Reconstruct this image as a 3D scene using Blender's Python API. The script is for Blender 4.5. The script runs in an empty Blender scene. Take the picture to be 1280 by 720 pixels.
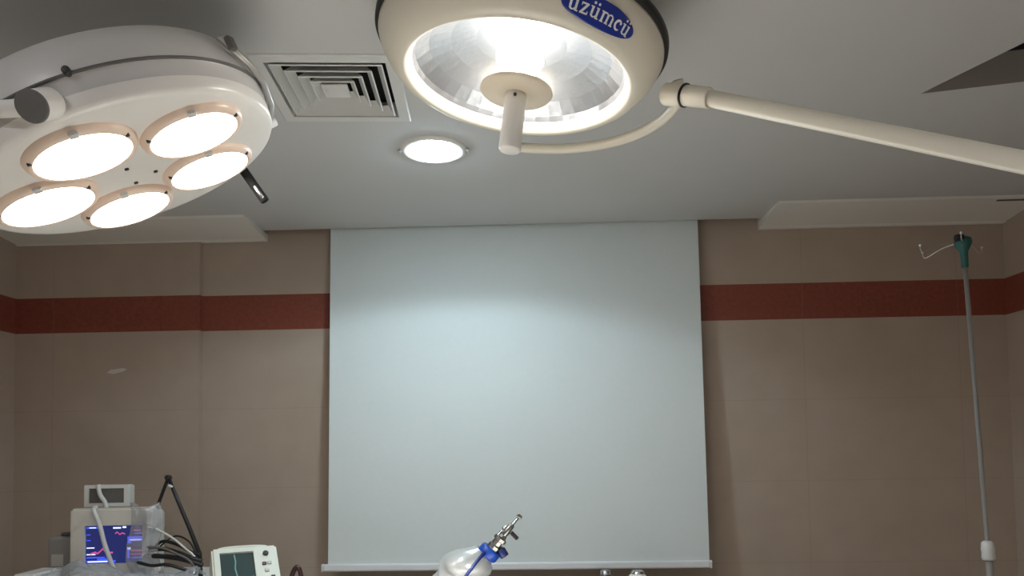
import bpy, bmesh, math, random
from mathutils import Vector, Matrix
random.seed(7)
SC = bpy.context.scene
COL = SC.collection
PI = math.pi
V = Vector

# ------------------------------------------------------------------ camera, world, exposure
cam_d = bpy.data.cameras.new('camera')
cam = bpy.data.objects.new('camera', cam_d); COL.objects.link(cam)
TH, RO, YA = math.radians(2.6), math.radians(.87), math.radians(-1.81)
r0 = V((math.cos(YA), -math.sin(YA), 0)); f0 = V((math.sin(YA), math.cos(YA), 0)); z0 = V((0, 0, 1))
fw = f0*math.cos(TH) + z0*math.sin(TH); up0 = -f0*math.sin(TH) + z0*math.cos(TH)
rt = r0*math.cos(RO) - up0*math.sin(RO); up = r0*math.sin(RO) + up0*math.cos(RO)
cam.matrix_world = Matrix(((rt.x, up.x, -fw.x, 0), (rt.y, up.y, -fw.y, 0), (rt.z, up.z, -fw.z, 1.6), (0, 0, 0, 1)))
cam_d.sensor_width = 36; cam_d.lens = 924/1280*36; cam_d.shift_y = 160/1280
cam_d.clip_start = .02
SC.camera = cam
SC.view_settings.view_transform = 'Standard'; SC.view_settings.look = 'None'
SC.view_settings.gamma = 1; SC.view_settings.use_curve_mapping = False
SC.view_settings.exposure = 0.45
w = bpy.data.worlds.new('world'); SC.world = w; w.use_nodes = True
w.node_tree.nodes['Background'].inputs[0].default_value = (.5, .5, .5, 1)
w.node_tree.nodes['Background'].inputs[1].default_value = .02
SC.cycles.max_bounces = 10; SC.cycles.diffuse_bounces = 6; SC.cycles.transparent_max_bounces = 16
SC.cycles.caustics_reflective = False; SC.cycles.caustics_refractive = False
SC.cycles.sample_clamp_indirect = 6
SC.cycles.use_denoising = True

DISH_BULB = 75      # halogen of the big operating light
FIVE_LENS = 12       # each of the five small reflectors
DOWN_LENS = 62       # recessed downlight, cool white
FILL_LENS = 60      # added fill lights, unseen in the ceiling behind the viewpoint
DISH_SPOT = 280     # beam thrown down by the big light

# ------------------------------------------------------------------ materials
def mat(name, col, rough=.5, metal=0, spec=.5, emit=None, es=0, noise=0, nscale=30, bump=0, bscale=200, coat=0):
    m = bpy.data.materials.new(name); m.use_nodes = True
    nt = m.node_tree; b = nt.nodes['Principled BSDF']
    b.inputs['Base Color'].default_value = (*col, 1); b.inputs['Roughness'].default_value = rough
    b.inputs['Metallic'].default_value = metal; b.inputs['Specular IOR Level'].default_value = spec
    b.inputs['Coat Weight'].default_value = coat
    if emit: b.inputs['Emission Color'].default_value = (*emit, 1); b.inputs['Emission Strength'].default_value = es
    if noise or bump:
        tc = nt.nodes.new('ShaderNodeTexCoord')
    if noise:
        n = nt.nodes.new('ShaderNodeTexNoise'); n.inputs['Scale'].default_value = nscale; n.inputs['Detail'].default_value = 4
        nt.links.new(tc.outputs['Object'], n.inputs['Vector'])
        mx = nt.nodes.new('ShaderNodeMix'); mx.data_type = 'RGBA'
        mx.inputs[6].default_value = (*[c*(1-noise) for c in col], 1); mx.inputs[7].default_value = (*[min(1, c*(1+noise)) for c in col], 1)
        nt.links.new(n.outputs['Fac'], mx.inputs[0]); nt.links.new(mx.outputs[2], b.inputs['Base Color'])
    if bump:
        n2 = nt.nodes.new('ShaderNodeTexNoise'); n2.inputs['Scale'].default_value = bscale; n2.inputs['Detail'].default_value = 3
        nt.links.new(tc.outputs['Object'], n2.inputs['Vector'])
        bp = nt.nodes.new('ShaderNodeBump'); bp.inputs['Strength'].default_value = bump; bp.inputs['Distance'].default_value = .004
        nt.links.new(n2.outputs['Fac'], bp.inputs['Height']); nt.links.new(bp.outputs[0], b.inputs['Normal'])
    return m

def emission(name, col, s):
    m = bpy.data.materials.new(name); m.use_nodes = True; nt = m.node_tree; nt.nodes.clear()
    o = nt.nodes.new('ShaderNodeOutputMaterial'); e = nt.nodes.new('ShaderNodeEmission')
    e.inputs[0].default_value = (*col, 1); e.inputs[1].default_value = s
    nt.links.new(e.outputs[0], o.inputs[0]); return m

def clear(name, tint, amount, rough=.1, body=(.8, .82, .84), bodyfac=.0):
    """clear film or glass: see-through mixed with a glossy coat and a little milky body"""
    m = bpy.data.materials.new(name); m.use_nodes = True; nt = m.node_tree; nt.nodes.clear()
    o = nt.nodes.new('ShaderNodeOutputMaterial'); t = nt.nodes.new('ShaderNodeBsdfTransparent'); t.inputs[0].default_value = (*tint, 1)
    g = nt.nodes.new('ShaderNodeBsdfGlossy'); g.inputs['Roughness'].default_value = rough
    d = nt.nodes.new('ShaderNodeBsdfDiffuse'); d.inputs[0].default_value = (*body, 1)
    a = nt.nodes.new('ShaderNodeMixShader'); a.inputs[0].default_value = bodyfac
    nt.links.new(t.outputs[0], a.inputs[1]); nt.links.new(d.outputs[0], a.inputs[2])
    c = nt.nodes.new('ShaderNodeMixShader'); c.inputs[0].default_value = amount
    nt.links.new(a.outputs[0], c.inputs[1]); nt.links.new(g.outputs[0], c.inputs[2])
    nt.links.new(c.outputs[0], o.inputs[0]); return m

def tile_wall():
    """large beige wall tiles with one red-brown course; joints by world position"""
    m = bpy.data.materials.new('beige_tiles'); m.use_nodes = True; nt = m.node_tree; N = nt.nodes; L = nt.links
    b = N['Principled BSDF']; b.inputs['Roughness'].default_value = .42; b.inputs['Specular IOR Level'].default_value = .35
    geo = N.new('ShaderNodeNewGeometry'); sp = N.new('ShaderNodeSeparateXYZ'); L.new(geo.outputs['Position'], sp.inputs[0])
    def math_(op, a, bb=None, c=None):
        n = N.new('ShaderNodeMath'); n.operation = op
        for i, x in enumerate((a, bb, c)):
            if x is None: continue
            if isinstance(x, (int, float)): n.inputs[i].default_value = x
            else: L.new(x, n.inputs[i])
        return n.outputs[0]
    s = math_('ADD', sp.outputs[0], sp.outputs[1])                 # runs along either wall
    u = math_('DIVIDE', math_('SUBTRACT', sp.outputs[0], 1.303), .7375)
    u2 = math_('DIVIDE', math_('SUBTRACT', sp.outputs[1], 3.2), .7375)
    nx = N.new('ShaderNodeSeparateXYZ'); L.new(geo.outputs['Normal'], nx.inputs[0])
    side = math_('GREATER_THAN', math_('ABSOLUTE', nx.outputs[0]), .7)
    uu = math_('ADD', math_('MULTIPLY', u, math_('SUBTRACT', 1, side)), math_('MULTIPLY', u2, side))
    ju = math_('LESS_THAN', math_('ABSOLUTE', math_('SUBTRACT', math_('FRACT', math_('ADD', uu, 20.5)), .5)), .0026)
    v = math_('DIVIDE', math_('SUBTRACT', sp.outputs[2], 2.211), .39)
    jv = math_('LESS_THAN', math_('ABSOLUTE', math_('SUBTRACT', math_('FRACT', math_('ADD', v, 20.5)), .5)), .004)
    below = math_('LESS_THAN', sp.outputs[2], 2.2)
    jj = math_('MAXIMUM', ju, math_('MULTIPLY', jv, below))
    band = math_('MULTIPLY', math_('GREATER_THAN', sp.outputs[2], 2.211), math_('LESS_THAN', sp.outputs[2], 2.387))
    no = N.new('ShaderNodeTexNoise'); no.inputs['Scale'].default_value = 7; no.inputs['Detail'].default_value = 6; L.new(geo.outputs['Position'], no.inputs['Vector'])
    no2 = N.new('ShaderNodeTexNoise'); no2.inputs['Scale'].default_value = 60; no2.inputs['Detail'].default_value = 4; L.new(geo.outputs['Position'], no2.inputs['Vector'])
    def mix(f, a, c):
        n = N.new('ShaderNodeMix'); n.data_type = 'RGBA'
        if isinstance(f, (int, float)): n.inputs[0].default_value = f
        else: L.new(f, n.inputs[0])
        for k, x in ((6, a), (7, c)):
            if isinstance(x, tuple): n.inputs[k].default_value = (*x, 1)
            else: L.new(x, n.inputs[k])
        return n.outputs[2]
    beige = mix(no.outputs['Fac'], (.405, .325, .258), (.47, .385, .315))
    red = mix(no2.outputs['Fac'], (.17, .042, .027), (.30, .085, .055))
    c = mix(band, beige, red)
    c = mix(math_("MULTIPLY", jj, .28), c, (.30, .21, .15))
    L.new(c, b.inputs['Base Color'])
    return m

M = {}
M['tiles'] = tile_wall()
M['ceiling'] = mat('ceiling_paint', (.61, .61, .605), .8, spec=.2, noise=.03, nscale=3)
M['cornice'] = mat('cornice_plaster', (.76, .74, .70), .75, spec=.2, noise=.03, nscale=5)
M['floor'] = mat('vinyl_floor', (.60, .60, .57), .4, noise=.08, nscale=12)
M['shade'] = mat('recess_lining', (.42, .39, .36), .9, spec=.1)
M['dark'] = mat('dark_void', (.02, .02, .02), .9, spec=.1)
M['screen'] = mat('screen_fabric', (.69, .75, .75), .85, spec=.1, noise=.02, nscale=40)
M['bar'] = mat('screen_bar_enamel', (.78, .80, .82), .3)
M['cream'] = mat('cream_enamel', (.80, .75, .64), .32, noise=.02, nscale=8)
M['hub'] = mat('tan_enamel', (.85, .75, .60), .4)
M['body'] = mat('light_grey_enamel', (.58, .57, .56), .35, noise=.02, nscale=8)  # darker tone paints the shade on the lamp's side and dome; clips grey
M['gunmetal'] = mat('dull_metal', (.30, .30, .29), .28, 1)
M['white'] = mat('white_enamel', (.80, .78, .75), .3, noise=.02, nscale=8)
M['gasket'] = mat('black_gasket', (.02, .02, .02), .5)
M['rubber'] = mat('black_rubber', (.015, .015, .016), .45)
M['greycap'] = mat('grey_plastic', (.13, .125, .12), .6, bump=.3)
M['chrome'] = mat('chrome', (.62, .62, .63), .2, 1)
M['satin'] = mat('satin_tube', (.50, .48, .46), .38, .55)
M['steel'] = mat('brushed_steel', (.5, .5, .5), .32, 1)
M['mirror'] = mat('mirror_reflector', (.86, .88, .92), .30, 1, bump=.25, bscale=60)
M['lens'] = clear('clear_lens', (.97, .98, 1), .05, .05)
hz = M['lens'].node_tree; tl_ = hz.nodes.new('ShaderNodeBsdfTranslucent'); tl_.inputs[0].default_value = (1, .98, .94, 1)
for n_k in hz.nodes:
    if n_k.type == 'MIX_SHADER' and not n_k.inputs[0].is_linked and abs(n_k.inputs[0].default_value) < 1e-6:
        n_k.inputs[0].default_value = .035; hz.links.new(tl_.outputs[0], n_k.inputs[2])
M['bulb'] = emission('halogen_glow', (1, .95, .86), DISH_BULB)
M['five'] = emission('warm_lamp_glow', (1, .93, .84), FIVE_LENS)
M['pink'] = mat('peach_ring', (.86, .68, .56), .35)  # the lamps' warm glow put into the ring colour
M['room'] = emission('downlight_glow', (.95, .97, 1), FILL_LENS)
M['down'] = emission('cool_downlight_glow', (.70, .89, 1), DOWN_LENS)
M['blue'] = mat('badge_blue', (.012, .035, .30), .3)
M['letter'] = mat('badge_white', (.85, .87, .9), .4)
M['vent'] = mat('diffuser_enamel', (.70, .70, .68), .5)
M['case'] = mat('monitor_shell', (.62, .61, .56), .45)
M['bezel'] = mat('monitor_bezel', (.52, .52, .50), .5)
M['scr_dark'] = mat('display_dark', (.01, .012, .03), .15, emit=(.02, .03, .16), es=.55)
M['scr_blue'] = emission('display_blue', (.06, .10, 1), 1.0)
M['scr_white'] = emission('display_white', (.65, .75, 1), 1.1)
M['scr_pink'] = emission('display_magenta', (.55, .08, .28), .9)
M['defib'] = mat('pale_green_shell', (.64, .68, .61), .4)
M['lcd'] = mat('green_lcd', (.03, .05, .05), .15, emit=(.05, .09, .09), es=.10)
M['lcd2'] = emission('lcd_trace', (.25, .5, .5), .45)
M['film'] = clear('clear_plastic_film', (.92, .94, .96), .16, .22, (.75, .77, .80), .22)
M['wrap'] = clear('cloudy_plastic_wrap', (.9, .93, .94), .12, .25, (.68, .71, .71), .45)
M['collar'] = mat('blue_plastic', (.01, .07, .45), .35)
M['navy'] = mat('dark_blue_plastic', (.015, .03, .16), .4)
M['teal'] = mat('teal_plastic', (.015, .10, .092), .4)
M['pale'] = mat('pale_plastic', (.70, .71, .70), .4)
M['tube'] = mat('pale_tubing', (.62, .63, .62), .35)
M['grey'] = mat('machine_grey', (.30, .30, .30), .5)
M['linen'] = mat('white_linen', (.82, .82, .80), .9, spec=.1, bump=.3, bscale=30)
M['tealgas'] = mat('dark_teal_paint', (.03, .07, .075), .35)
M['maroon'] = mat('dark_maroon_plastic', (.045, .012, .014), .4)

# ------------------------------------------------------------------ mesh helpers
class B:
    def __init__(s): s.bm = bmesh.new(); s.mi = 0
    def _faces(s, fs, smooth):
        for f in fs: f.material_index = s.mi; f.smooth = smooth
    def box(s, c, size, rot=None, bev=0):
        r = bmesh.ops.create_cube(s.bm, size=1)
        vs = r['verts']
        mt = Matrix.Translation(V(c)) @ (rot.to_4x4() if rot else Matrix()) @ Matrix.Diagonal((*size, 1))
        bmesh.ops.transform(s.bm, matrix=mt, verts=vs)
        fs = list({f for v in vs for f in v.link_faces})
        s._faces(fs, False)
        if bev:
            es = list({e for v in vs for e in v.link_edges})
            k = bmesh.ops.bevel(s.bm, geom=es, offset=bev, segments=3, profile=.5, affect='EDGES')
            s._faces(k['faces'], True)
        return s
    def lathe(s, prof, seg=48, mt=None, smooth=True, cap0=False, cap1=False):
        """profile of (r, z) revolved about the local z axis"""
        mt = mt or Matrix(); rings = []
        for r, z in prof:
            if r < 1e-6: rings.append([s.bm.verts.new(mt @ V((0, 0, z)))])
            else: rings.append([s.bm.verts.new(mt @ V((r*math.cos(2*PI*k/seg), r*math.sin(2*PI*k/seg), z))) for k in range(seg)])
        fs = []
        for a, b in zip(rings, rings[1:]):
            for k in range(seg):
                k2 = (k+1) % seg
                if len(a) == 1 and len(b) == 1: continue
                if len(a) == 1: fs.append(s.bm.faces.new((a[0], b[k2], b[k])))
                elif len(b) == 1: fs.append(s.bm.faces.new((a[k], a[k2], b[0])))
                else: fs.append(s.bm.faces.new((a[k], a[k2], b[k2], b[k])))
        s._faces(fs, smooth)
        if cap0 and len(rings[0]) > 1: s._faces([s.bm.faces.new(rings[0][::-1])], False)
        if cap1 and len(rings[-1]) > 1: s._faces([s.bm.faces.new(rings[-1])], False)
        return s
    def rod(s, a, b, r, r2=None, seg=20, bev=0):
        a, b = V(a), V(b); d = b-a; L = d.length; r2 = r if r2 is None else r2
        mt = Matrix.Translation(a) @ d.to_track_quat('Z', 'Y').to_matrix().to_4x4()
        if bev: pr = [(0, 0), (r-bev, 0), (r-bev*.3, bev*.3), (r, bev), (r2, L-bev), (r2-bev*.3, L-bev*.3), (r2-bev, L), (0, L)]
        else: pr = [(0, 0), (r, 0), (r, 0), (r2, L), (r2, L), (0, L)]
        return s.lathe(pr, seg, mt, smooth=True)
    def tube(s, pts, r, seg=12, caps=True):
        pts = [V(p) for p in pts]; n = len(pts)
        rr = r if isinstance(r, (list, tuple)) else [r]*n
        T = [(pts[min(i+1, n-1)]-pts[max(i-1, 0)]).normalized() for i in range(n)]
        N = T[0].orthogonal().normalized(); rings = []
        for i in range(n):
            N = (N - T[i]*N.dot(T[i])).normalized(); Bn = T[i].cross(N)
            rings.append([s.bm.verts.new(pts[i]+rr[i]*(math.cos(2*PI*k/seg)*N+math.sin(2*PI*k/seg)*Bn)) for k in range(seg)])
        fs = []
        for a, b in zip(rings, rings[1:]):
            for k in range(seg): fs.append(s.bm.faces.new((a[k], a[(k+1) % seg], b[(k+1) % seg], b[k])))
        if caps: fs += [s.bm.faces.new(rings[0][::-1]), s.bm.faces.new(rings[-1])]
        s._faces(fs, True); return s
    def poly(s, pts, smooth=False):
        f = s.bm.faces.new([s.bm.verts.new(V(p)) for p in pts]); s._faces([f], smooth); return s
    def prism(s, pts, d):
        """closed prism: polygon swept along the vector d"""
        d = V(d); a = [s.bm.verts.new(V(p)) for p in pts]; b = [s.bm.verts.new(V(p)+d) for p in pts]
        n = len(a); fs = [s.bm.faces.new(a[::-1]), s.bm.faces.new(b)]
        for k in range(n): fs.append(s.bm.faces.new((a[k], a[(k+1) % n], b[(k+1) % n], b[k])))
        s._faces(fs, False); return s
    def obj(s, name, mats, parent=None, fix=True):
        if fix: bmesh.ops.recalc_face_normals(s.bm, faces=s.bm.faces)
        me = bpy.data.meshes.new(name); s.bm.to_mesh(me); s.bm.free()
        for m in (mats if isinstance(mats, (list, tuple)) else [mats]): me.materials.append(m)
        o = bpy.data.objects.new(name, me); COL.objects.link(o)
        if parent: o.parent = parent
        return o

def catmull(pts, n=8):
    pts = [V(p) for p in pts]; P = [2*pts[0]-pts[1]] + pts + [2*pts[-1]-pts[-2]]; out = []
    for i in range(1, len(P)-2):
        for k in range(n):
            t = k/n; a, b, c, d = P[i-1:i+3]
            out.append(.5*((2*b)+(c-a)*t+(2*a-5*b+4*c-d)*t*t+(3*b-a-3*c+d)*t**3))
    return out + [pts[-1]]

def tag(o, label, cat, group=None, kind=None):
    o['label'] = label; o['category'] = cat
    if group: o['group'] = group
    if kind: o['kind'] = kind
    return o
def thing(name, label, cat, loc=(0, 0, 0), rot=None, group=None):
    o = bpy.data.objects.new(name, None); COL.objects.link(o); o.empty_display_size = .1
    o.matrix_world = Matrix.Translation(V(loc)) @ (rot.to_4x4() if rot else Matrix())
    return tag(o, label, cat, group)
def struct(o, label=None, cat=None):
    o['kind'] = 'structure'
    if label: o['label'] = label; o['category'] = cat
    return o
def axes(zdir, xhint):
    z = V(zdir).normalized(); x = V(xhint); x = (x - z*x.dot(z)).normalized(); y = z.cross(x)
    return Matrix((x, y, z)).transposed()
def spot(name, loc, direction, power, col, angle, blend, r, parent=None):
    d = bpy.data.lights.new(name, 'SPOT'); d.energy = power; d.color = col; d.spot_size = math.radians(angle); d.spot_blend = blend; d.shadow_soft_size = r
    o = bpy.data.objects.new(name, d); COL.objects.link(o)
    q = V(direction).to_track_quat('-Z', 'Y').to_matrix().to_4x4()
    o.matrix_world = Matrix.Translation(V(loc)) @ q
    return o
RZ = lambda a: Matrix.Rotation(a, 3, 'Z')
RX = lambda a: Matrix.Rotation(a, 3, 'X')
RY = lambda a: Matrix.Rotation(a, 3, 'Y')

# ------------------------------------------------------------------ the room
XL, XR, YB, YF, ZC = -2.575, 2.268, 3.6, -1.7, 2.69
SX0, SX1, SY = -1.337, 1.100, 3.535             # slot in the ceiling for the screen
struct(B().box(((XL+XR)/2, (YB+YF)/2, -.05), (XR-XL+.4, YB-YF+.4, .1)).obj('floor', M['floor']), 'grey vinyl floor of the operating room', 'floor')
struct(B().box(((XL+XR)/2, YB+.06, 1.5), (XR-XL+.3, .12, 3.0)).obj('wall_back', M['tiles']), 'beige tiled wall with a red tile course behind the screen', 'wall')
struct(B().box((XL-.06, (YB+YF)/2, 1.5), (.12, YB-YF, 3.0)).obj('wall_left', M['tiles']), 'beige tiled side wall at the left edge', 'wall')
struct(B().box((XR+.06, (YB+YF)/2, 1.5), (.12, YB-YF, 3.0)).obj('wall_right', M['tiles']), 'beige tiled side wall at the right edge', 'wall')
struct(B().box(((XL+XR)/2, YF-.06, 1.5), (XR-XL+.3, .12, 3.0)).obj('wall_front', M['tiles']), 'beige tiled wall at the near end of the room', 'wall')
struct(B().box(((XL-1.647)/2, YB-.014, 1.35), (-1.647-XL, .028, 2.7)).obj('trim_1', M['tiles']), 'tiled wall section standing slightly proud at the left corner', 'wall')

# ceiling with a notch for the screen slot, the air diffuser opening and the skewed recess
VC, VA, VH = V((-.583, 2.163, 0)), math.radians(4), .205       # diffuser centre, turn, half size
vq = [VC + (RZ(VA) @ V((a*(VH-.012), b*(VH-.012), 0))) for a, b in ((-1, -1), (1, -1), (1, 1), (-1, 1))]
RQ = [V((1.218, 2.300, 0)), V((1.442, 1.828, 0)), V((1.93, 1.72, 0)), V((1.83, 2.170, 0))]
bm = bmesh.new()
def loop(pts):
    vs = [bm.verts.new((p[0], p[1], ZC)) for p in pts]
    return [bm.edges.new((vs[i], vs[(i+1) % len(vs)])) for i in range(len(vs))]
ed = loop([(XL, YF), (XR, YF), (XR, YB), (SX1, YB), (SX1, SY), (SX0, SY), (SX0, YB), (XL, YB)]) + loop(vq) + loop(RQ)
bmesh.ops.triangle_fill(bm, edges=ed, use_beauty=True)
for f in bm.faces:
    if f.normal.z > 0: f.normal_flip()
b = B(); b.bm.free(); b.bm = bm
struct(b.obj('ceiling', M['ceiling'], fix=False), 'pale grey painted ceiling', 'ceiling')
# screen slot box
b = B(); b.poly([(SX0, SY, ZC), (SX1, SY, ZC), (SX1, SY, 2.95), (SX0, SY, 2.95)])
b.poly([(SX0, SY, 2.95), (SX1, SY, 2.95), (SX1, YB, 2.95), (SX0, YB, 2.95)])
b.poly([(SX0, SY, ZC), (SX0, YB, ZC), (SX0, YB, 2.95), (SX0, SY, 2.95)]); b.poly([(SX1, SY, ZC), (SX1, YB, ZC), (SX1, YB, 2.95), (SX1, SY, 2.95)])
struct(b.obj('trim_2', M['ceiling']), 'narrow ceiling slot the screen hangs from', 'ceiling slot')
# skewed recess: side walls and a dark opening above
b = B(); H = .10
for i in range(4):
    a, c = RQ[i], RQ[(i+1) % 4]
    b.poly([(a.x, a.y, ZC), (c.x, c.y, ZC), (c.x, c.y, ZC+H), (a.x, a.y, ZC+H)])
b.mi = 1; b.poly([(p.x, p.y, ZC+H) for p in RQ])
struct(b.obj('trim_3', [M['shade'], M['dark']]), 'dark slanted recess in the ceiling near the right edge', 'ceiling recess')
# cornices
def cornice(name, pts0, along, label):
    o = B().prism(pts0, along).obj(name, M['cornice']); return struct(o, label, 'cornice')
pr = [(3.598, 2.652), (3.572, 2.652), (3.560, 2.658), (3.30, 2.682), (3.285, 2.6895), (3.598, 2.6895)]
cornice('trim_4', [(SX1, y, z) for y, z in pr], (XR-SX1, 0, 0), 'shallow plaster cornice above the tiles right of the screen')
cornice('trim_5', [(XL, y, z) for y, z in pr], (SX0+.02-XL, 0, 0), 'shallow plaster cornice above the tiles left of the screen')
cornice('trim_6', [(XL+(3.6-y), YF, z) for y, z in pr], (0, 3.29-YF, 0), 'plaster cornice along the left side wall')
b = B().box((2.172, 3.325, ZC-.006), (.19, .014, .012)); b.mi = 1; b.box((2.172, 3.322, ZC-.004), (.175, .018, .004))
struct(b.obj('trim_7', M['rubber']), 'thin dark strip on the ceiling at the right corner', 'strip')

# ------------------------------------------------------------------ projection screen
ps = thing('projection_screen', 'large white pull-down screen hanging from the ceiling slot', 'screen', (-.095, 3.5, 1.04))
def L(o, p): return V(p) - V(o.location)
T0, T1, Bt0, Bt1 = V((-.990, 3.562, 2.80)), V((.800, 3.562, 2.80)), V((-.979, 3.452, 1.06)), V((.789, 3.452, 1.06))
b = B(); nx_, nz_ = 24, 40; g = {}
for side, off in ((0, -.001), (1, .0012)):
    for i in range(nx_+1):
        for j in range(nz_+1):
            u, v = i/nx_, j/nz_
            p = (T0*(1-u)+T1*u)*(1-v) + (Bt0*(1-u)+Bt1*u)*v
            p.y += off + .0015*math.sin(u*9)*math.sin(v*3)
            g[side, i, j] = b.bm.verts.new(L(ps, p))
for side in (0, 1):
    for i in range(nx_):
        for j in range(nz_):
            f = b.bm.faces.new((g[side, i, j], g[side, i+1, j], g[side, i+1, j+1], g[side, i, j+1])); pass
for j in range(nz_):
    for i in (0, nx_): b.bm.faces.new((g[0, i, j], g[0, i, j+1], g[1, i, j+1], g[1, i, j]))
b.obj('screen_fabric', M['screen'], ps)
b = B(); b.box(L(ps, (-.105, 3.450, 1.061)), (1.792, .022, .034), bev=.008); b.obj('bottom_bar', M['bar'], ps)
for sx in (-1.004, .794):
    B().box(L(ps, (sx, 3.450, 1.061)), (.010, .026, .037), bev=.004).obj('end_cap', M['pale'], ps)
B().rod(L(ps, (-1.03, 3.566, 2.83)), L(ps, (.84, 3.566, 2.83)), .026).obj('roller', M['pale'], ps)

# ------------------------------------------------------------------ air diffuser
av = thing('air_diffuser', 'square ceiling air diffuser with nested black slots', 'air vent', (VC.x, VC.y, ZC), RZ(VA))
def sq_ring(b, h0, z0_, h1, z1_):
    a = [b.bm.verts.new((x*h0, y*h0, z0_)) for x, y in ((-1, -1), (1, -1), (1, 1), (-1, 1))]
    c = [b.bm.verts.new((x*h1, y*h1, z1_)) for x, y in ((-1, -1), (1, -1), (1, 1), (-1, 1))]
    for k in range(4): b.bm.faces.new((a[k], a[(k+1) % 4], c[(k+1) % 4], c[k])).material_index = b.mi
b = B(); h = [VH, VH, VH-.004, VH-.036, VH-.040]; z = [0, -.003, -.006, -.006, .042]
for k in range(4): sq_ring(b, h[k], z[k], h[k+1], z[k+1])
b.obj('frame', M['vent'], av)
hs = [VH-.046, VH-.080, VH-.112, VH-.140]
for i, hh in enumerate(hs):
    # each louvre cone flares outwards and downwards: outer lip low, inner lip high
    b = B(); w_ = .026; d = .026
    sq_ring(b, hh, -.006, hh-w_*.75, .018); sq_ring(b, hh-w_*.75, .018, hh-w_*.75-.002, .018); sq_ring(b, hh-w_*.75-.002, .018, hh-.004, -.008); sq_ring(b, hh-.004, -.008, hh, -.006)
    b.obj('louvre', M['vent'], av)
b = B(); b.box((0, 0, -.002), ((VH-.166)*2, (VH-.166)*2, .006), bev=.002); b.obj('centre_plate', M['vent'], av)
b = B(); b.box((0, 0, .05), ((VH-.014)*2, (VH-.014)*2, .004))
sq_ring(b, VH-.014, .0, VH-.014, .05)
b.obj('plenum', M['dark'], av)

# ------------------------------------------------------------------ recessed downlight
def downlight(x, y, label, es_mat):
    t = thing('ceiling_downlight', label, 'ceiling light', (x, y, ZC), group='round ceiling downlights')  # also makes the added unseen fill lights
    B().lathe([(.088, -.004), (.098, -.010), (.112, -.009), (.121, -.003), (.121, .0)], 56).obj('trim_ring', M['white'], t)
    B().lathe([(.090, -.003), (.089, -.009), (.070, -.020), (.035, -.026), (0, -.027)], 48).obj('lens', es_mat, t)
    for s in (-1, 1): B().box((s*.122, 0, -.005), (.014, .022, .006), bev=.002).obj('spring_clip', M['chrome'], t)
    return t
downlight(-.352, 2.62, 'small round glowing white downlight in the ceiling before the screen', M['down'])
spot('downlight_beam', (-.352, 2.62, ZC-.032), (0, 0, -1), 20, (.72, .90, 1), 150, .22, .05)
for x_, y_ in ((-1.25, .35), (1.05, .1), (-1.25, -.95), (1.05, -.95)):  # unseen lights added to fill the room
    downlight(x_, y_, 'round ceiling downlight behind the viewpoint', M['room'])

# ------------------------------------------------------------------ big dish operating light with its arm
DC = V((-.0294, 1.7365, 2.4828)); DN = V((-.1269, -.0009, -.9919))
dish = thing('operating_light', 'big round cream operating light with blue oval badge and handle', 'operating light', DC, axes(-DN, (1, 0, 0)))
DW = dish.matrix_world.inverted()
b = B().lathe([(.262, .004), (.266, -.004), (.274, -.008), (.286, -.006), (.300, .004), (.316, .022), (.332, .046), (.340, .066), (.340, .076), (.300, .080)], 96)
b.obj('housing', M['cream'], dish)
B().lathe([(.330, .072), (.346, .074), (.349, .080), (.349, .092), (.343, .098), (.320, .100)], 96).obj('gasket', M['gasket'], dish)
B().lathe([(.336, .097), (.330, .110), (.290, .140), (.200, .165), (.100, .175), (0, .177)], 72).obj('top_cover', M['cream'], dish)
# faceted reflector bowl
b = B(); prof = [(.266, .002), (.250, .030), (.220, .056), (.170, .078), (.110, .092), (.050, .098), (0, .099)]
b.lathe(prof, 40, smooth=False); b.obj('reflector', M['mirror'], dish)
B().lathe([(.268, -.004), (.264, .001), (.258, .007), (.255, .016), (.258, .020)], 96).obj('lens_ring', M['white'], dish)
B().lathe([(.2665, -.001), (.150, -.003), (0, -.004)], 72).obj('lens', M['lens'], dish)
B().lathe([(0, .020), (.030, .022), (.052, .036), (.058, .056), (.044, .080), (0, .090)], 32).obj('bulb', M['bulb'], dish)
B().lathe([(0, -.018), (.080, -.018), (.0865, -.021), (.0875, -.026), (.084, -.031), (.040, -.033), (0, -.033)], 56).obj('hub', M['hub'], dish)
hd = B().lathe([(0, -.030), (.0255, -.031), (.0265, -.040), (.0265, -.150), (.0262, -.166), (.0235, -.171), (0, -.171)], 40).obj('sterile_handle', M['white'], dish)
B().lathe([(.0, -.0), (.004, 0), (.004, .003), (0, .003)], 12, Matrix.Translation((0, -.0262, -.045)) @ Matrix.Rotation(PI/2, 4, 'X')).obj('screw', M['gasket'], hd)
# badge lies on the slanted rim facing the room
PHI0 = math.radians(-56)
def rim_pt(s, t, lift):
    """s along the rim, t outwards up the slope (from the rim's middle)"""
    a = V((.300, .004)); c = V((.336, .054)); d = (c-a).normalized(); nrm = V((d.y, -d.x))
    p = (a+c)/2 + d*(t-.0065) + nrm*lift; ph = PHI0 + s/((a.x+c.x)/2)
    return V((p.x*math.cos(ph), p.x*math.sin(ph), p.y))
b = B(); ns = 48; BA, BB = .094, .0265
cv = b.bm.verts.new(rim_pt(0, 0, .0065)); prev = None; rings = []
for k, (fr, lf) in enumerate(((.5, .0065), (.93, .0063), (1, .0050), (1.0, -.004))):
    rings.append([b.bm.verts.new(rim_pt(BA*fr*math.cos(2*PI*i/ns), BB*fr*math.sin(2*PI*i/ns), lf)) for i in range(ns)])
for i in range(ns):
    b.bm.faces.new((cv, rings[0][i], rings[0][(i+1) % ns]))
    for q in range(3): b.bm.faces.new((rings[q][i], rings[q+1][i], rings[q+1][(i+1) % ns], rings[q][(i+1) % ns]))
bd = b.obj('badge', M['blue'], dish)
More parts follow.
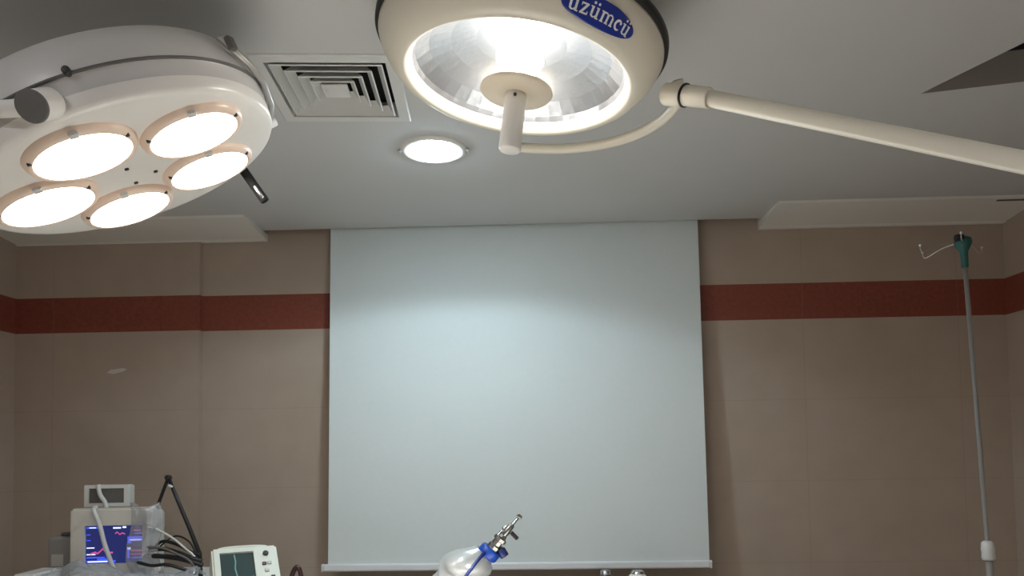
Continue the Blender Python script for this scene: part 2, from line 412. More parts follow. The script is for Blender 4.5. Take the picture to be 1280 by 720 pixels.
# lettering: serif strokes laid on the badge
def stroke(b, pts, w_):
    """flat ribbon through 2-D points with a width per point"""
    P = [V(p) for p in pts]; W = w_ if isinstance(w_, (list, tuple)) else [w_]*len(P); lft, rgt = [], []
    for i, p in enumerate(P):
        d = (P[min(i+1, len(P)-1)]-P[max(i-1, 0)]).normalized(); n = V((-d.y, d.x))*W[i]/2
        lft.append(p+n); rgt.append(p-n)
    for i in range(len(P)-1):
        b.bm.faces.new([b.bm.verts.new(rim_pt(q.x, q.y, .0078)) for q in (lft[i], rgt[i], rgt[i+1], lft[i+1])])
def arc(cx, cy, rx, ry, a0, a1, n=12):
    return [(cx+rx*math.cos(math.radians(a0+(a1-a0)*k/n)), cy+ry*math.sin(math.radians(a0+(a1-a0)*k/n))) for k in range(n+1)]
def glyph(b, ch, x, s):
    """draws a letter, x-height 1 scaled by s; returns its advance"""
    def S(pts, w_): stroke(b, [(x+p[0]*s*1.25, (p[1]-.58)*s) for p in pts], [k*s for k in w_] if isinstance(w_, list) else w_*s)
    if ch in 'uü':
        S([(.02, .94), (.34, .94)], .12); S([(.22, 1), (.22, .32)], .25); S(arc(.42, .30, .20, .21, 180, 290), [.25, .25, .24, .22, .2, .18, .17, .16, .15, .14, .13, .12, .11])
        S([(.48, .09), (.66, .26)], [.12, .16])
        S([(.52, .94), (.80, .94)], .12); S([(.70, 1), (.70, 0)], .25); S([(.62, .06), (.92, .06)], .12)
        if ch == 'ü':
            for dx in (.27, .65): S(arc(dx, 1.30, .065, .065, 0, 360), .13)
        return 1.02
    if ch == 'z':
        S([(.06, .92), (.70, .92)], .16); S([(.10, 1), (.10, .70)], .10); S([(.60, .90), (.16, .10)], .24); S([(.04, .08), (.74, .08)], .16); S([(.70, 0), (.70, .32)], .10)
        return .84
    if ch == 'm':
        S([(.02, .94), (.3, .94)], .12); S([(.22, 1), (.22, 0)], .25); S([(.06, .06), (.40, .06)], .12)
        for q in (.22, .70):
            S(arc(q+.24, .66, .24, .27, 165, 20), .15); S([(q+.48, .76), (q+.48, 0)], .25); S([(q+.32, .06), (q+.66, .06)], .12)
        return 1.46
    if ch == 'c':
        S(arc(.44, .5, .32, .42, 50, 310, 20), [.12, .14, .17, .2, .22, .24, .25, .25, .25, .25, .25, .25, .25, .25, .24, .22, .2, .18, .15, .12, .10]); S(arc(.62, .76, .06, .06, 0, 360), .14)
        return .82
b = B(); sc_ = .0208; adv = {'ü': 1.02, 'z': .84, 'm': 1.46, 'c': .82}; word = 'üzümcü'
x = -sum(adv[c] for c in word)*sc_*1.25/2
for ch in word: x += glyph(b, ch, x, sc_)*sc_*1.25
b.obj('lettering', M['letter'], bd)
# yoke: a tube curving round the far side of the dish
yk = []
for k in range(0, 27):
    a = math.radians(96 - k*3.6)
    yk.append((.392*math.cos(a), .392*math.sin(a), .002))
yk += [(.386, -.004, .010), (.380, -.014, .020), (.376, -.020, .028)]
B().tube(yk, .0135, 16).obj('yoke', M['cream'], dish)
B().rod((-.02, .335, .022), (-.024, .398, .0), .017, seg=24, bev=.004).obj('yoke_boss', M['cream'], dish)
def lw(p): return DW @ V(p)
J0, J1, J2, J3 = V((.322, 1.735, 2.440)), V((.3615, 1.700, 2.4185)), V((.409, 1.660, 2.391)), V((1.25, 1.010, 1.839))
B().rod(lw(J0), lw(J1-(J1-J0)*.04), .0255, seg=28, bev=.004).obj('joint', M['cream'], dish)
B().rod(lw(J1-(J1-J0)*.045), lw(J1+(J1-J0)*.02), .0268, seg=28).obj('joint_gap', M['gasket'], dish)
B().rod(lw(J1), lw(J2), .0235, .0225, seg=28, bev=.003).obj('collar', M['cream'], dish)
B().rod(lw(J2-(J2-J1)*.2), lw(J3), .0185, .0205, seg=28).obj('spring_arm', M['cream'], dish)
B().rod(lw(J3+V((0, 0, -.06))), lw(J3+V((0, 0, .06))), .045, seg=28, bev=.008).obj('elbow', M['cream'], dish)
B().rod(lw(J3+V((0, 0, .05))), lw((J3.x, J3.y, ZC-.005)), .03, seg=24).obj('ceiling_column', M['cream'], dish)
B().rod(lw((J3.x, J3.y, ZC-.05)), lw((J3.x, J3.y, ZC-.001)), .09, seg=32, bev=.008).obj('ceiling_flange', M['cream'], dish)
spot('operating_light_beam', DC+DN*.19, DN, DISH_SPOT, (1, .94, .85), 48, .35, .12)

# ------------------------------------------------------------------ five-reflector operating light
FC = V((-.93188, 1.68921, 2.25408)); FN = V((.39076, .13845, -.91002))
five = thing('operating_light', 'white domed operating light with five glowing round lamps', 'operating light', FC, axes(-FN, (1, 0, 0)))
FW = five.matrix_world.inverted()
def fl(p): return FW @ V(p)
B().lathe([(0, .016), (.30, .016), (.330, .017), (.342, .020), (.347, .027), (.349, .050)], 96).obj('face_plate', M['white'], five)
B().lathe([(.348, .048), (.352, .080), (.354, .083)], 96).obj('side_band', M['body'], five)
B().lathe([(.353, .082), (.3580, .0835), (.3580, .0870), (.353, .090)], 96).obj('rim', M['greycap'], five)
B().lathe([(.355, .089), (.352, .120), (.335, .165), (.26, .205), (.12, .225), (0, .228)], 72).obj('back_dome', M['body'], five)
# lamp positions fitted on a ring of 0.2 m
n_ = FN.normalized(); a_ = V((0, 1, 0)).cross(n_).normalized(); b_ = n_.cross(a_)
for k in range(5):
    t = 4.78178838 - k*2*PI/5
    c = fl(FC + .2*(math.cos(t)*a_ + math.sin(t)*b_))
    mt = Matrix.Translation(c)
    lr = B().lathe([(.1155, .018), (.1150, .012), (.1125, .006), (.108, .001), (.102, -.001), (.097, .0015)], 56, mt).obj('lamp_ring', M['pink'], five)
    B().lathe([(.0985, .001), (.07, -.003), (0, -.006)], 48, mt).obj('lens', M['five'], lr)
    aa = -1.15
    B().box(c+V((.108*math.cos(aa), .108*math.sin(aa), .002)), (.020, .018, .008), RZ(aa), bev=.002).obj('lens_clip', M['body'], lr)
    for aa in (-2.35, -.05):
        B().lathe([(0, -.002), (.0045, -.002), (.0045, .004)], 12, Matrix.Translation(c+V((.106*math.cos(aa), .106*math.sin(aa), 0)))).obj('screw', M['gasket'], lr)
for x_, y_ in ((-.03, .06), (.03, .05), (0, -.03)):
    B().lathe([(0, .013), (.005, .013), (.005, .017)], 12, Matrix.Translation((x_, y_, 0))).obj('screw', M['gasket'], five)
# pivot at the near-left side, with a grey cap facing the room
def ring_pt(deg, r, z):
    a = math.radians(deg); return V((r*math.cos(a), r*math.sin(a), z))
k0, k1, k3 = fl((-.9040, 1.3600, 2.2770)), fl((-.9035, 1.3290, 2.2620)), fl((-.9010, 1.2830, 2.2340))
B().rod(k0, k1, .020, .025, seg=24).obj('pivot_neck', M['gasket'], five)
B().rod(k1-(k1-k0)*.3, k3, .0285, seg=36, bev=.004).obj('pivot', M['white'], five)
B().rod(k3-(k3-k1)*.08, k3+(k3-k1)*.10, .0295, seg=36, bev=.003).obj('pivot_cap', M['greycap'], five)
AW = five.matrix_world @ (k1.lerp(k3, .45))
B().tube([fl(p) for p in catmull([AW, AW+V((-.12, .02, .004)), (-1.4, 1.38, 2.30), (-1.75, 1.5, 2.40), (-1.80, 1.48, 2.5), (-1.80, 1.48, ZC-.01)], 8)], .016, 16).obj('swing_arm', M['white'], five)
B().rod(fl((-1.80, 1.48, ZC-.04)), fl((-1.80, 1.48, ZC-.001)), .08, seg=32, bev=.008).obj('ceiling_flange', M['white'], five)

B().tube([ring_pt(30, .352, .045), ring_pt(18, .362, .064), ring_pt(4, .366, .083), ring_pt(-6, .368, .098), ring_pt(-14, .366, .122), ring_pt(-17, .358, .148)], .0075, 12).obj('bracket', M['satin'], five)
B().rod(ring_pt(27, .345, .040), ring_pt(27, .366, .044), .011, seg=24, bev=.003).obj('side_knob', M['letter'], five)
B().box(ring_pt(-15, .372, .128), (.014, .022, .030), RZ(math.radians(-15)), bev=.004).obj('latch', M['greycap'], five)
hb, he = ring_pt(63, .345, .035), ring_pt(61, .362, -.078)
gh = B().rod(hb, he, .0125, seg=20, bev=.003).obj('grip_handle', M['dark'], five)
hx = (he-hb).normalized(); hy = (fl((0, 0, 1.6))-he).normalized(); hy = (hy-hx*hy.dot(hx)).normalized()
B().rod(hb.lerp(he, .58)+hy*.0085, hb.lerp(he, .93)+hy*.0085, .0055, seg=16, bev=.002).obj('grip_insert', M['chrome'], gh)
B().rod(ring_pt(287, .35, .088), ring_pt(287, .368, .088), .008, seg=16, bev=.002).obj('rim_screw', M['gasket'], five)
# ------------------------------------------------------------------ unseen operating table below the frame, added to bounce lamp light upwards
ot = thing('operating_table', 'draped operating table under the two lamps', 'table', (-.3, 1.75, 0))
B().box((0, 0, .86), (1.9, .58, .06), bev=.02).obj('tabletop', M['steel'], ot)
B().box((0, 0, .925), (1.92, .62, .07), bev=.03).obj('mattress', M['linen'], ot)
B().box((0, 0, .45), (.34, .30, .80), bev=.03).obj('pedestal', M['steel'], ot)
B().box((0, 0, .05), (1.1, .5, .10), bev=.03).obj('base', M['pale'], ot)

# ------------------------------------------------------------------ anaesthesia machine along the wall, its top just in frame
am = thing('anaesthesia_machine', 'grey machine below the monitor with pale top shelf edge showing', 'medical machine', (-1.45, 2.95, 0))
def la(p): return V(p) - V((-1.45, 2.95, 0))
B().box(la((-1.61, 2.98, .56)), (.66, .50, .92), bev=.02).obj('cabinet', M['grey'], am)
B().box(la((-1.61, 2.97, 1.075)), (.70, .62, .05), bev=.015).obj('top_shelf', M['pale'], am)
for k in range(3):
    dr = B().box(la((-1.61, 2.722, .32+k*.22)), (.56, .02, .19), bev=.006).obj('drawer', M['pale'], am)
    B().box(la((-1.61, 2.700, .36+k*.22)), (.30, .025, .02), bev=.006).obj('handle', M['steel'], dr)
for x_ in (-1.87, -1.35):
    for y_ in (2.80, 3.18):
        B().rod(la((x_-.015, y_, .05)), la((x_+.015, y_, .05)), .05, seg=24, bev=.006).obj('caster', M['rubber'], am)
B().box(la((-1.61, 2.98, .0955)), (.64, .50, .03), bev=.01).obj('plinth', M['rubber'], am)
bx = thing('supply_box', 'small pale box at the shelf edge left of the monitor', 'box', (-1.915, 2.80, 1.10))
B().box((0, 0, .025), (.075, .16, .05), bev=.008).obj('carton', M['pale'], bx)
B().box((0, 0, .056), (.079, .164, .014), bev=.005).obj('lid', M['pale'], bx)

# ------------------------------------------------------------------ patient monitor
ROT = RZ(math.radians(7))
pm = thing('patient_monitor', 'boxy patient monitor with blue lit display on the grey machine', 'monitor', (-1.684, 2.905, 1.10), ROT)
W_, H_ = .318, .292
B().box((0, .085, H_/2), (W_-.03, .14, H_-.03), bev=.02).obj('back_shell', M['case'], pm)
# front frame with an opening for the display
b = B(); d0, d1 = -.018, .030
def frame_ring(b, o, i, y0, y1):
    P = [[b.bm.verts.new((x, y, z)) for x, z in q] for q, y in ((o, y1), (o, y0), (i, y0), (i, y1))]
    for A, C in zip(P, P[1:]):
        for k in range(4): b.bm.faces.new((A[k], A[(k+1) % 4], C[(k+1) % 4], C[k]))
ob = [(-W_/2, 0), (W_/2, 0), (W_/2, H_), (-W_/2, H_)]
ib = [(-.104, .074), (.116, .074), (.116, .224), (-.104, .224)]
frame_ring(b, ob, ib, d0, d1)
bmesh.ops.bevel(b.bm, geom=[e for e in b.bm.edges if all(abs(v.co.x) > .15 or v.co.z < .01 or v.co.z > .28 for v in e.verts)], offset=.008, segments=3, affect='EDGES')
b.obj('bezel', M['case'], pm)
b = B()
sx0, sx1, sz0, sz1 = -.104, .116, .074, .224
def spanel(x0, z0_, x1, z1_, y=-.0035, mi=1):
    b.mi = mi; b.poly([(x0, y, z0_), (x1, y, z0_), (x1, y, z1_), (x0, y, z1_)])
b.mi = 0; b.box((.006, .006, .149), (.22, .016, .15))
for x0, z0_, x1, z1_, mi in ((-.100, .078, .010, .086, 1), (-.095, .079, -.02, .084, 2), (-.06, .086, -.02, .093, 1), (-.100, .212, -.055, .218, 1), (-.09, .213, -.065, .217, 2),
        (-.100, .186, -.086, .189, 1), (-.100, .164, -.085, .167, 1), (-.100, .134, -.07, .138, 2), (-.100, .108, -.066, .112, 2),
        (.000, .210, .030, .216, 2), (.036, .212, .050, .219, 2), (.055, .160, .112, .178, 1), (.064, .162, .110, .167, 2), (.055, .150, .070, .172, 1),
        (.055, .092, .063, .134, 1), (.055, .126, .068, .135, 2), (.070, .120, .110, .124, 3), (.068, .106, .112, .110, 3), (.07, .092, .112, .096, 1),
        (.078, .200, .105, .204, 3), (.082, .188, .108, .192, 1), (-.100, .095, -.03, .100, 1)):
    spanel(x0, z0_, x1, z1_, -.0035 - .0006*mi, mi)
b.mi = 3; tr = [(-.085, .112), (-.066, .118), (-.058, .113), (-.045, .124), (-.038, .132), (-.030, .120), (-.018, .115), (.0, .116)]
for (xa, za), (xb, zb) in zip(tr, tr[1:]):
    b.poly([(xa, -.0055, za-.003), (xb, -.0055, zb-.003), (xb, -.0055, zb+.004), (xa, -.0055, za+.004)])
tr = [(.008, .19), (.016, .196), (.026, .186), (.034, .192), (.046, .188)]
for (xa, za), (xb, zb) in zip(tr, tr[1:]):
    b.poly([(xa, -.0055, za-.002), (xb, -.0055, zb-.002), (xb, -.0055, zb+.003), (xa, -.0055, za+.003)])
b.obj('display', [M['scr_dark'], M['scr_blue'], M['scr_white'], M['scr_pink']], pm, fix=False)
for k in range(4): B().box((-.09+k*.05, -.020, .036), (.030, .008, .014), bev=.003).obj('button', M['bezel'], pm)
B().rod((.125, -.034, .040), (.125, -.015, .040), .015, seg=24, bev=.003).obj('dial', M['bezel'], pm)

# small module on the monitor
mo = thing('display_module', 'small pale rimmed screen unit standing on top of the patient monitor', 'monitor', (-1.765, 3.0, 1.392), RZ(math.radians(5)))
B().box((0, .03, .045), (.165, .07, .085), bev=.010).obj('shell', M['case'], mo)
b = B(); frame_ring(b, [(-.088, 0), (.088, 0), (.088, .088), (-.088, .088)], [(-.070, .014), (.070, .014), (.070, .074), (-.070, .074)], -.012, .004)
b.obj('bezel', M['pale'], mo)
B().box((0, .000, .044), (.142, .012, .062)).obj('display', M['greycap'], mo)
B().tube(catmull([(-.03, -.02, .09), (-.02, -.022, .05), (.0, -.024, .02), (.01, -.03, -.005)], 6), .009, 10).obj('cable', M['tube'], mo)

# dark box at the monitor's left
gb = thing('vaporizer', 'grey vaporizer block half hidden behind the monitor', 'medical machine', (-1.945, 3.06, 1.10))
B().box((0, 0, .085), (.13, .14, .17), bev=.012).obj('body', M['grey'], gb)
B().rod((-.005, -.012, .170), (-.005, -.012, .182), .034, seg=28, bev=.004).obj('dial', M['greycap'], gb)
B().box((-.02, -.072, .075), (.05, .006, .05), bev=.002).obj('label_plate', M['bezel'], gb)

# clear hose running down over the display
hs_ = tag(B().tube(catmull([(-1.735, 2.868, 1.400), (-1.728, 2.845, 1.385), (-1.708, 2.850, 1.33), (-1.690, 2.852, 1.26), (-1.668, 2.852, 1.20), (-1.650, 2.855, 1.15), (-1.63, 2.84, 1.112)], 8), .0085, 14).obj('breathing_hose', M['tube']),
    'pale grey hose hanging down across the lit monitor display', 'hose')

# black support arm: an inverted V
sa = thing('support_arm', 'black jointed arm bent in an upside-down V beside the monitor', 'arm', (-1.362, 2.96, 1.10))
def ls(p): return V(p) - V((-1.362, 2.96, 1.10))
pk = (-1.487, 2.95, 1.508)
B().tube([ls((-1.357, 2.96, 1.11)), ls((-1.362, 2.96, 1.20)), ls((-1.40, 2.955, 1.30)), ls((-1.44, 2.952, 1.395)), ls(pk)], [.009, .009, .0085, .008, .0075], 12).obj('upright', M['rubber'], sa)
B().tube([ls(pk), ls((-1.55, 3.01, 1.42)), ls((-1.635, 3.10, 1.306)), ls((-1.66, 3.11, 1.27))], [.0065, .007, .0075, .008], 12).obj('forearm', M['rubber'], sa)
B().rod(ls((pk[0], pk[1]-.012, pk[2])), ls((pk[0], pk[1]+.012, pk[2])), .011, seg=20, bev=.002).obj('elbow', M['rubber'], sa)
B().box(ls((-1.470, 2.935, 1.474)), (.016, .014, .008), RY(.5), bev=.002).obj('clip', M['pale'], sa)

# cables and tubing between monitor and arm
cables = [('black cable looping highest from the monitor towards the black arm', [(-1.53, 2.93, 1.235), (-1.49, 2.92, 1.256), (-1.43, 2.91, 1.244), (-1.37, 2.90, 1.216), (-1.335, 2.90, 1.205)], .0065, 'rubber'),
          ('black cable running below the topmost loop beside the monitor', [(-1.54, 2.91, 1.222), (-1.48, 2.90, 1.228), (-1.42, 2.89, 1.215), (-1.36, 2.88, 1.195), (-1.32, 2.89, 1.18)], .009, 'rubber'),
          ('thick black cable lying lowest of the bundle beside the monitor', [(-1.55, 2.89, 1.205), (-1.48, 2.88, 1.202), (-1.41, 2.87, 1.196), (-1.35, 2.87, 1.180), (-1.31, 2.875, 1.165)], .010, 'rubber'),
          ('thin pale tube slanting down from the monitor to the arm foot', [(-1.545, 2.88, 1.335), (-1.50, 2.88, 1.31), (-1.44, 2.885, 1.275), (-1.39, 2.885, 1.235), (-1.35, 2.885, 1.20), (-1.33, 2.89, 1.15)], .0045, 'tube'),
          ('grey lead sagging among the black cables beside the monitor', [(-1.53, 2.87, 1.24), (-1.47, 2.865, 1.237), (-1.41, 2.86, 1.215), (-1.36, 2.86, 1.19), (-1.33, 2.865, 1.15)], .005, 'greycap')]
cables += [('black cable drooping lowest and nearest of the bundle', [(-1.54, 2.82, 1.188), (-1.48, 2.815, 1.176), (-1.42, 2.81, 1.180), (-1.36, 2.82, 1.160), (-1.32, 2.84, 1.14)], .0065, 'rubber'),
           ('thin black lead arching behind the other cables', [(-1.535, 2.97, 1.225), (-1.47, 2.97, 1.270), (-1.41, 2.965, 1.250), (-1.375, 2.955, 1.20), (-1.352, 2.93, 1.16)], .0035, 'rubber')]
for lab, pts, r, m in cables:
    tag(B().tube(catmull(pts, 8), r, 10).obj('cable' if m != 'tube' else 'tube', M[m]), lab, 'cable' if m != 'tube' else 'tube')

# clear plastic sheets
def sheet(name, label, f, nu, nv, m, parent=None):
    b = B(); g = [[b.bm.verts.new(f(i/nu, j/nv)) for j in range(nv+1)] for i in range(nu+1)]
    for i in range(nu):
        for j in range(nv):
            q = b.bm.faces.new((g[i][j], g[i+1][j], g[i+1][j+1], g[i][j+1])); q.smooth = True
    o = b.obj(name, m); md = o.modifiers.new('thick', 'SOLIDIFY'); md.thickness = .0012
    return tag(o, label, 'plastic sheet')
from mathutils import noise as NZ
def f1(u, v):      # hangs down the monitor's right side and front
    x = -1.60 + u*.105; z = 1.405 - v*.285
    n = NZ.noise(V((u*3, v*4, 1.3)))*.022 + NZ.noise(V((u*8, v*9, 4)))*.008
    return V((x + .012*math.sin(v*7) + v*.02*(u-.2), 2.872 - .012*math.sin(PI*u) + n*.6 + .06*max(0, u-.6), z + n*.6 + .01*math.cos(u*6)))
sheet('plastic_cover', 'wrinkled clear plastic hanging over the monitor\'s right edge', f1, 22, 34, M['film'])
def f2(u, v):      # lies crumpled over the shelf
    x = -1.80 + u*.52; y = 2.64 + v*.20
    n = NZ.noise(V((u*7, v*4, 9.3)))*.030 + NZ.noise(V((u*17, v*9, 2)))*.012
    return V((x, y, 1.135 + n + .035*math.sin(PI*v) + .02*math.sin(u*5+1)))
sheet('plastic_sheet', 'crumpled clear plastic sheet lying on the shelf below the cables', f2, 60, 20, M['film'])

# ------------------------------------------------------------------ defibrillator with tilted face
DF = RZ(math.radians(29)) @ RX(math.radians(-45))
df = thing('defibrillator', 'pale green device with small dark display tilted back on the machine', 'medical monitor', (-1.158, 2.605, 1.262), DF)
# local: x right along the top edge, z up the face, -y out of the face; origin at the face's top-left corner
w, h = .222, .235
b = B(); b.box((w/2, .062, -h/2), (w, .10, h), bev=.014); b.obj('case', M['defib'], df)
b = B(); frame_ring(b, [(0, -h), (w, -h), (w, 0), (0, 0)], [(.026, -h+.035), (.140, -h+.035), (.140, -.024), (.026, -.024)], -.006, .016)
bmesh.ops.bevel(b.bm, geom=[e for e in b.bm.edges if all(min(v.co.x, w-v.co.x, -v.co.z, h+v.co.z) < .004 for v in e.verts)], offset=.007, segments=3, affect='EDGES')
b.obj('faceplate', M['defib'], df)
b = B(); b.box((.083, .006, -.118), (.116, .006, .19)); b.mi = 1
b.tube([(.075, .002, -.03), (.078, .002, -.06), (.074, .002, -.09), (.080, .002, -.13)], .0022, 6); b.tube([(.03, .002, -.135), (.055, .002, -.128), (.09, .002, -.137), (.135, .002, -.13)], .003, 6)
b.obj('display', [M['lcd'], M['lcd2']], df)
B().rod((.181, -.013, -.040), (.181, -.002, -.040), .010, seg=24, bev=.002).obj('knob', M['gasket'], df)
for kx, kz, m in ((.172, -.085, 'maroon'), (.190, -.083, 'bezel'), (.178, -.115, 'bezel'), (.196, -.145, 'gasket'), (.176, -.150, 'bezel')):
    B().box((kx, -.008, kz), (.014, .008, .012), bev=.002).obj('button', M[m], df)
b = B(); b.tube(catmull([(.02, .03, -.004), (.03, .03, .016), (.07, .03, .022), (.15, .03, .022), (.19, .03, .016), (.20, .03, -.004)], 6), .008, 12); b.obj('handle', M['defib'], df)

# dark paddle tip beside it
pd = thing('paddle', 'dark maroon paddle handle tip beside the tilted pale green device', 'paddle', (-.858, 2.62, 1.11))
B().tube(catmull([(-.018, 0, .0), (-.016, 0, .05), (.0, 0, .084), (.013, 0, .074), (.022, 0, .03), (.024, 0, 0)], 6), .0085, 12).obj('grip', M['maroon'], pd)
B().box((.003, 0, .004), (.075, .05, .018), bev=.005).obj('plate', M['rubber'], pd)
# side tray that carries device and paddle
tt = thing('side_table', 'pale side table carrying the tilted device, below the frame', 'table', (-1.02, 2.55, 0))
B().box((0, 0, 1.00), (.40, .40, .03), bev=.008).obj('tray', M['pale'], tt)
for x_ in (-.17, .17):
    for y_ in (-.17, .17): B().rod((x_, y_, 0), (x_, y_, 1.01), .012, seg=16).obj('leg', M['steel'], tt)

# ------------------------------------------------------------------ wrapped stand with valve in front of the screen
vs_ = thing('gas_valve_stand', 'shiny metal valve with blue collar rising from white plastic wrap', 'valve', (-.29, 2.3, 0))
def lv(p): return V(p) - V((-.29, 2.3, 0))
AX = V((.130, 0, .150)).normalized(); SD = V((AX.z, 0, -AX.x))
C0 = V((-.150, 2.3, 1.283))                      # collar centre
def pa(a, s=0, y=0): return lv(C0 + AX*a + SD*s + V((0, y, 0)))
B().rod(pa(-.016), pa(.016), .034, seg=36, bev=.006).obj('collar', M['collar'], vs_)
B().tube([pa(-.006, -.012, -.033), pa(-.04, -.014, -.075), pa(-.10, -.012, -.135)], [.006, .0055, .005], 10).obj('strap', M['navy'], vs_)
B().rod(pa(-.13), pa(-.012), .030, .027, seg=28).obj('neck', M['pale'], vs_)
B().lathe([(0, 0), (.020, 0), (.020, .012), (.016, .016), (.016, .030), (.021, .032), (.021, .042), (.014, .046), (.012, .055), (0, .055)], 8, Matrix.Translation(pa(.016)) @ AX.to_track_quat('Z', 'Y').to_matrix().to_4x4(), smooth=False).obj('valve_body', M['gunmetal'], vs_)
B().rod(pa(.066), pa(.112), .0105, .0095, seg=24, bev=.002).obj('barrel', M['gunmetal'], vs_)
B().rod(pa(.082, -.020), pa(.082, .012), .006, seg=16).obj('cross_pin', M['chrome'], vs_)
B().rod(pa(.110), pa(.142), .0050, seg=16).obj('stem', M['gunmetal'], vs_)
B().box(pa(.146), (.018, .012, .011), RY(.7), bev=.003).obj('tip', M['gunmetal'], vs_)
B().rod(pa(.038, .016), pa(.024, .026), .006, seg=16).obj('knob_stem', M['gunmetal'], vs_)
B().rod(pa(.030, .020), pa(.022, .046), .0145, seg=28, bev=.003).obj('knob', M['navy'], vs_)
B().box(pa(.090, .026), (.012, .012, .030), RY(-.75), bev=.003).obj('lever', M['rubber'], vs_)
B().rod(pa(.060, -.014), pa(.098, -.012), .004, seg=12).obj('side_rod', M['gunmetal'], vs_)
# loose plastic wrap around the neck, widening downwards
b = B(); seg = 44; rings = []
prof = [(pa(-.004) + V((-.012, 0, .004)), .030), (pa(-.022) + V((-.024, 0, .004)), .050), (lv((-.208, 2.3, 1.262)), .074), (lv((-.230, 2.3, 1.232)), .092), (lv((-.256, 2.3, 1.19)), .128), (lv((-.25, 2.3, 1.14)), .115), (lv((-.27, 2.3, 1.07)), .105), (lv((-.29, 2.3, 1.0)), .07)]
for j, (c, r) in enumerate(prof):
    rings.append([])
    tl = AX.lerp(V((0, 0, 1)), min(1, j/4)).normalized(); q = tl.to_track_quat('Z', 'Y')
    for k in range(seg):
        a = 2*PI*k/seg
        rr = r*(1 + (.16*NZ.noise(V((math.cos(a)*2.2, math.sin(a)*2.2, j*.8))) + .07*math.sin(a*7+j))*min(1, j/2))
        rings[-1].append(b.bm.verts.new(V(c) + q @ V((rr*math.cos(a), rr*math.sin(a), 0))))
for A, C in zip(rings, rings[1:]):
    for k in range(seg): f = b.bm.faces.new((A[k], A[(k+1) % seg], C[(k+1) % seg], C[k])); f.smooth = True
o = b.obj('plastic_wrap', M['wrap'], vs_)
sd = o.modifiers.new('smooth', 'SUBSURF'); sd.levels = 1; sd.render_levels = 2
B().tube([lv((-.215, 2.3, 1.235)), lv((-.255, 2.3, 1.16)), lv((-.285, 2.3, 1.06)), lv((-.29, 2.3, .9)), lv((-.29, 2.3, .05))], [.028, .030, .026, .022, .022], 20).obj('post', M['pale'], vs_)
B().lathe([(0, 0), (.20, 0), (.20, .02), (.17, .035), (.05, .05), (.03, .07), (0, .07)], 40, Matrix.Translation((0, 0, 0))).obj('base', M['steel'], vs_)

# ------------------------------------------------------------------ two gas cylinders behind, below the screen
gc = thing('gas_cylinder', 'shiny white rounded cylinder top peeking below the screen bar', 'gas cylinder', (.416, 3.13, 0))
B().lathe([(0, 0), (.075, 0), (.082, .01), (.082, .93), (.078, .98), (.062, 1.03), (.04, 1.062), (.026, 1.075)], 40).obj('bottle', M['white'], gc)
B().lathe([(.027, 1.066), (.027, 1.083), (.018, 1.089), (0, 1.089)], 24).obj('valve', M['chrome'], gc)
gd = thing('gas_cylinder', 'dark teal cylinder top just showing below the screen bar', 'gas cylinder', (.285, 3.16, 0))
B().lathe([(0, 0), (.045, 0), (.05, .01), (.05, .98), (.045, 1.02), (.032, 1.055), (.02, 1.07)], 36).obj('bottle', M['tealgas'], gd)
B().lathe([(.021, 1.062), (.021, 1.082), (.014, 1.086), (0, 1.086)], 24).obj('valve', M['steel'], gd)

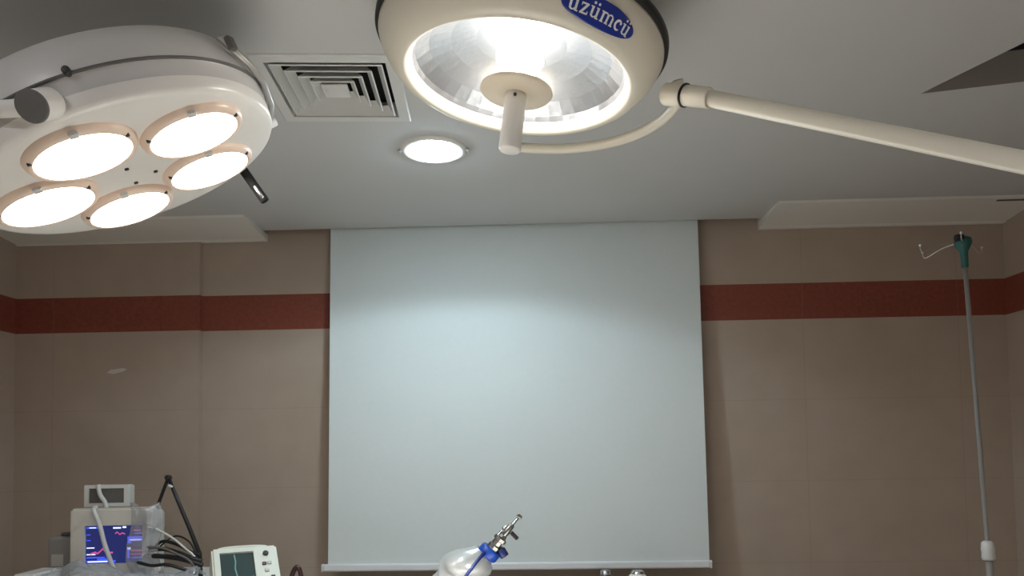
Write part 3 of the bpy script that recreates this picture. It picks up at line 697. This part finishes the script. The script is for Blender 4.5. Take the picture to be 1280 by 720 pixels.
# ------------------------------------------------------------------ drip stand
IX = V((1.585, 2.6, 0))
iv = thing('drip_stand', 'tall slim steel drip stand with teal hook head near right wall', 'drip stand', IX)
PT, PB = V((1.503, 2.6, 2.275)), V((1.585, 2.6, .06))
dr_ = (PT-PB).normalized()
def li(p): return V(p) - IX
def ip(z): return PB + dr_*((z-PB.z)/dr_.z)
B().rod(li(ip(1.20)), li(ip(2.25)), .0075, seg=16).obj('upper_pole', M['satin'], iv)
B().rod(li(ip(.05)), li(ip(1.215)), .0125, seg=20).obj('lower_pole', M['satin'], iv)
B().lathe([(0, -.030), (.019, -.030), (.022, -.024), (.020, -.004), (.022, .006), (.019, .030), (.012, .036), (0, .036)], 24, Matrix.Translation(li(ip(1.228))) @ dr_.to_track_quat('Z', 'Y').to_matrix().to_4x4()).obj('clamp', M['pale'], iv)
B().lathe([(0, -.075), (.011, -.075), (.013, -.02), (.024, .0), (.028, .012), (.026, .026), (.012, .034), (0, .034)], 28, Matrix.Translation(li(ip(2.285))) @ dr_.to_track_quat('Z', 'Y').to_matrix().to_4x4()).obj('hook_head', M['teal'], iv)
top = ip(2.300)
for (dx, dy, dz) in ((-.145, -.02, -.036), (-.078, .09, -.030), (.072, .03, -.034), (-.045, -.07, -.012)):
    e = top + V((dx, dy, dz)); m_ = top + V((dx*.55, dy*.55, dz*.25))
    t_ = V((dx, dy, 0)).normalized()
    hk = B().tube([li(p) for p in catmull([top, m_, e, e+t_*.012+V((0, 0, .006)), e+t_*.014+V((0, 0, .018))], 6)], .0019, 10).obj('hook', M['steel'], iv)
    bm_ = B(); bmesh.ops.create_uvsphere(bm_.bm, u_segments=16, v_segments=10, radius=.0042, matrix=Matrix.Translation(li(e+t_*.014+V((0, 0, .022)))))
    for f in bm_.bm.faces: f.smooth = True
    bm_.obj('hook_tip', M['pale'], hk)
B().box(li(ip(2.305)+V((-.022, -.016, .006))), (.030, .020, .022), bev=.006).obj('head_catch', M['rubber'], iv)
B().lathe([(0, .03), (.035, .03), (.035, .09), (.02, .11), (0, .11)], 28).obj('hub', M['rubber'], iv)
for k in range(5):
    a = k*2*PI/5 + .4; d = V((math.cos(a), math.sin(a), 0))
    lg = B().tube([d*.02+V((0, 0, .07)), d*.16+V((0, 0, .066)), d*.28+V((0, 0, .055))], [.013, .012, .011], 12).obj('leg', M['steel'], iv)
    q = d.cross(V((0, 0, 1)))*.011
    B().rod(d*.275+V((0, 0, .025))-q, d*.275+V((0, 0, .025))+q, .025, seg=20, bev=.003).obj('caster', M['rubber'], lg)

# small pale flat patch painting a glint on the tiles above the monitor
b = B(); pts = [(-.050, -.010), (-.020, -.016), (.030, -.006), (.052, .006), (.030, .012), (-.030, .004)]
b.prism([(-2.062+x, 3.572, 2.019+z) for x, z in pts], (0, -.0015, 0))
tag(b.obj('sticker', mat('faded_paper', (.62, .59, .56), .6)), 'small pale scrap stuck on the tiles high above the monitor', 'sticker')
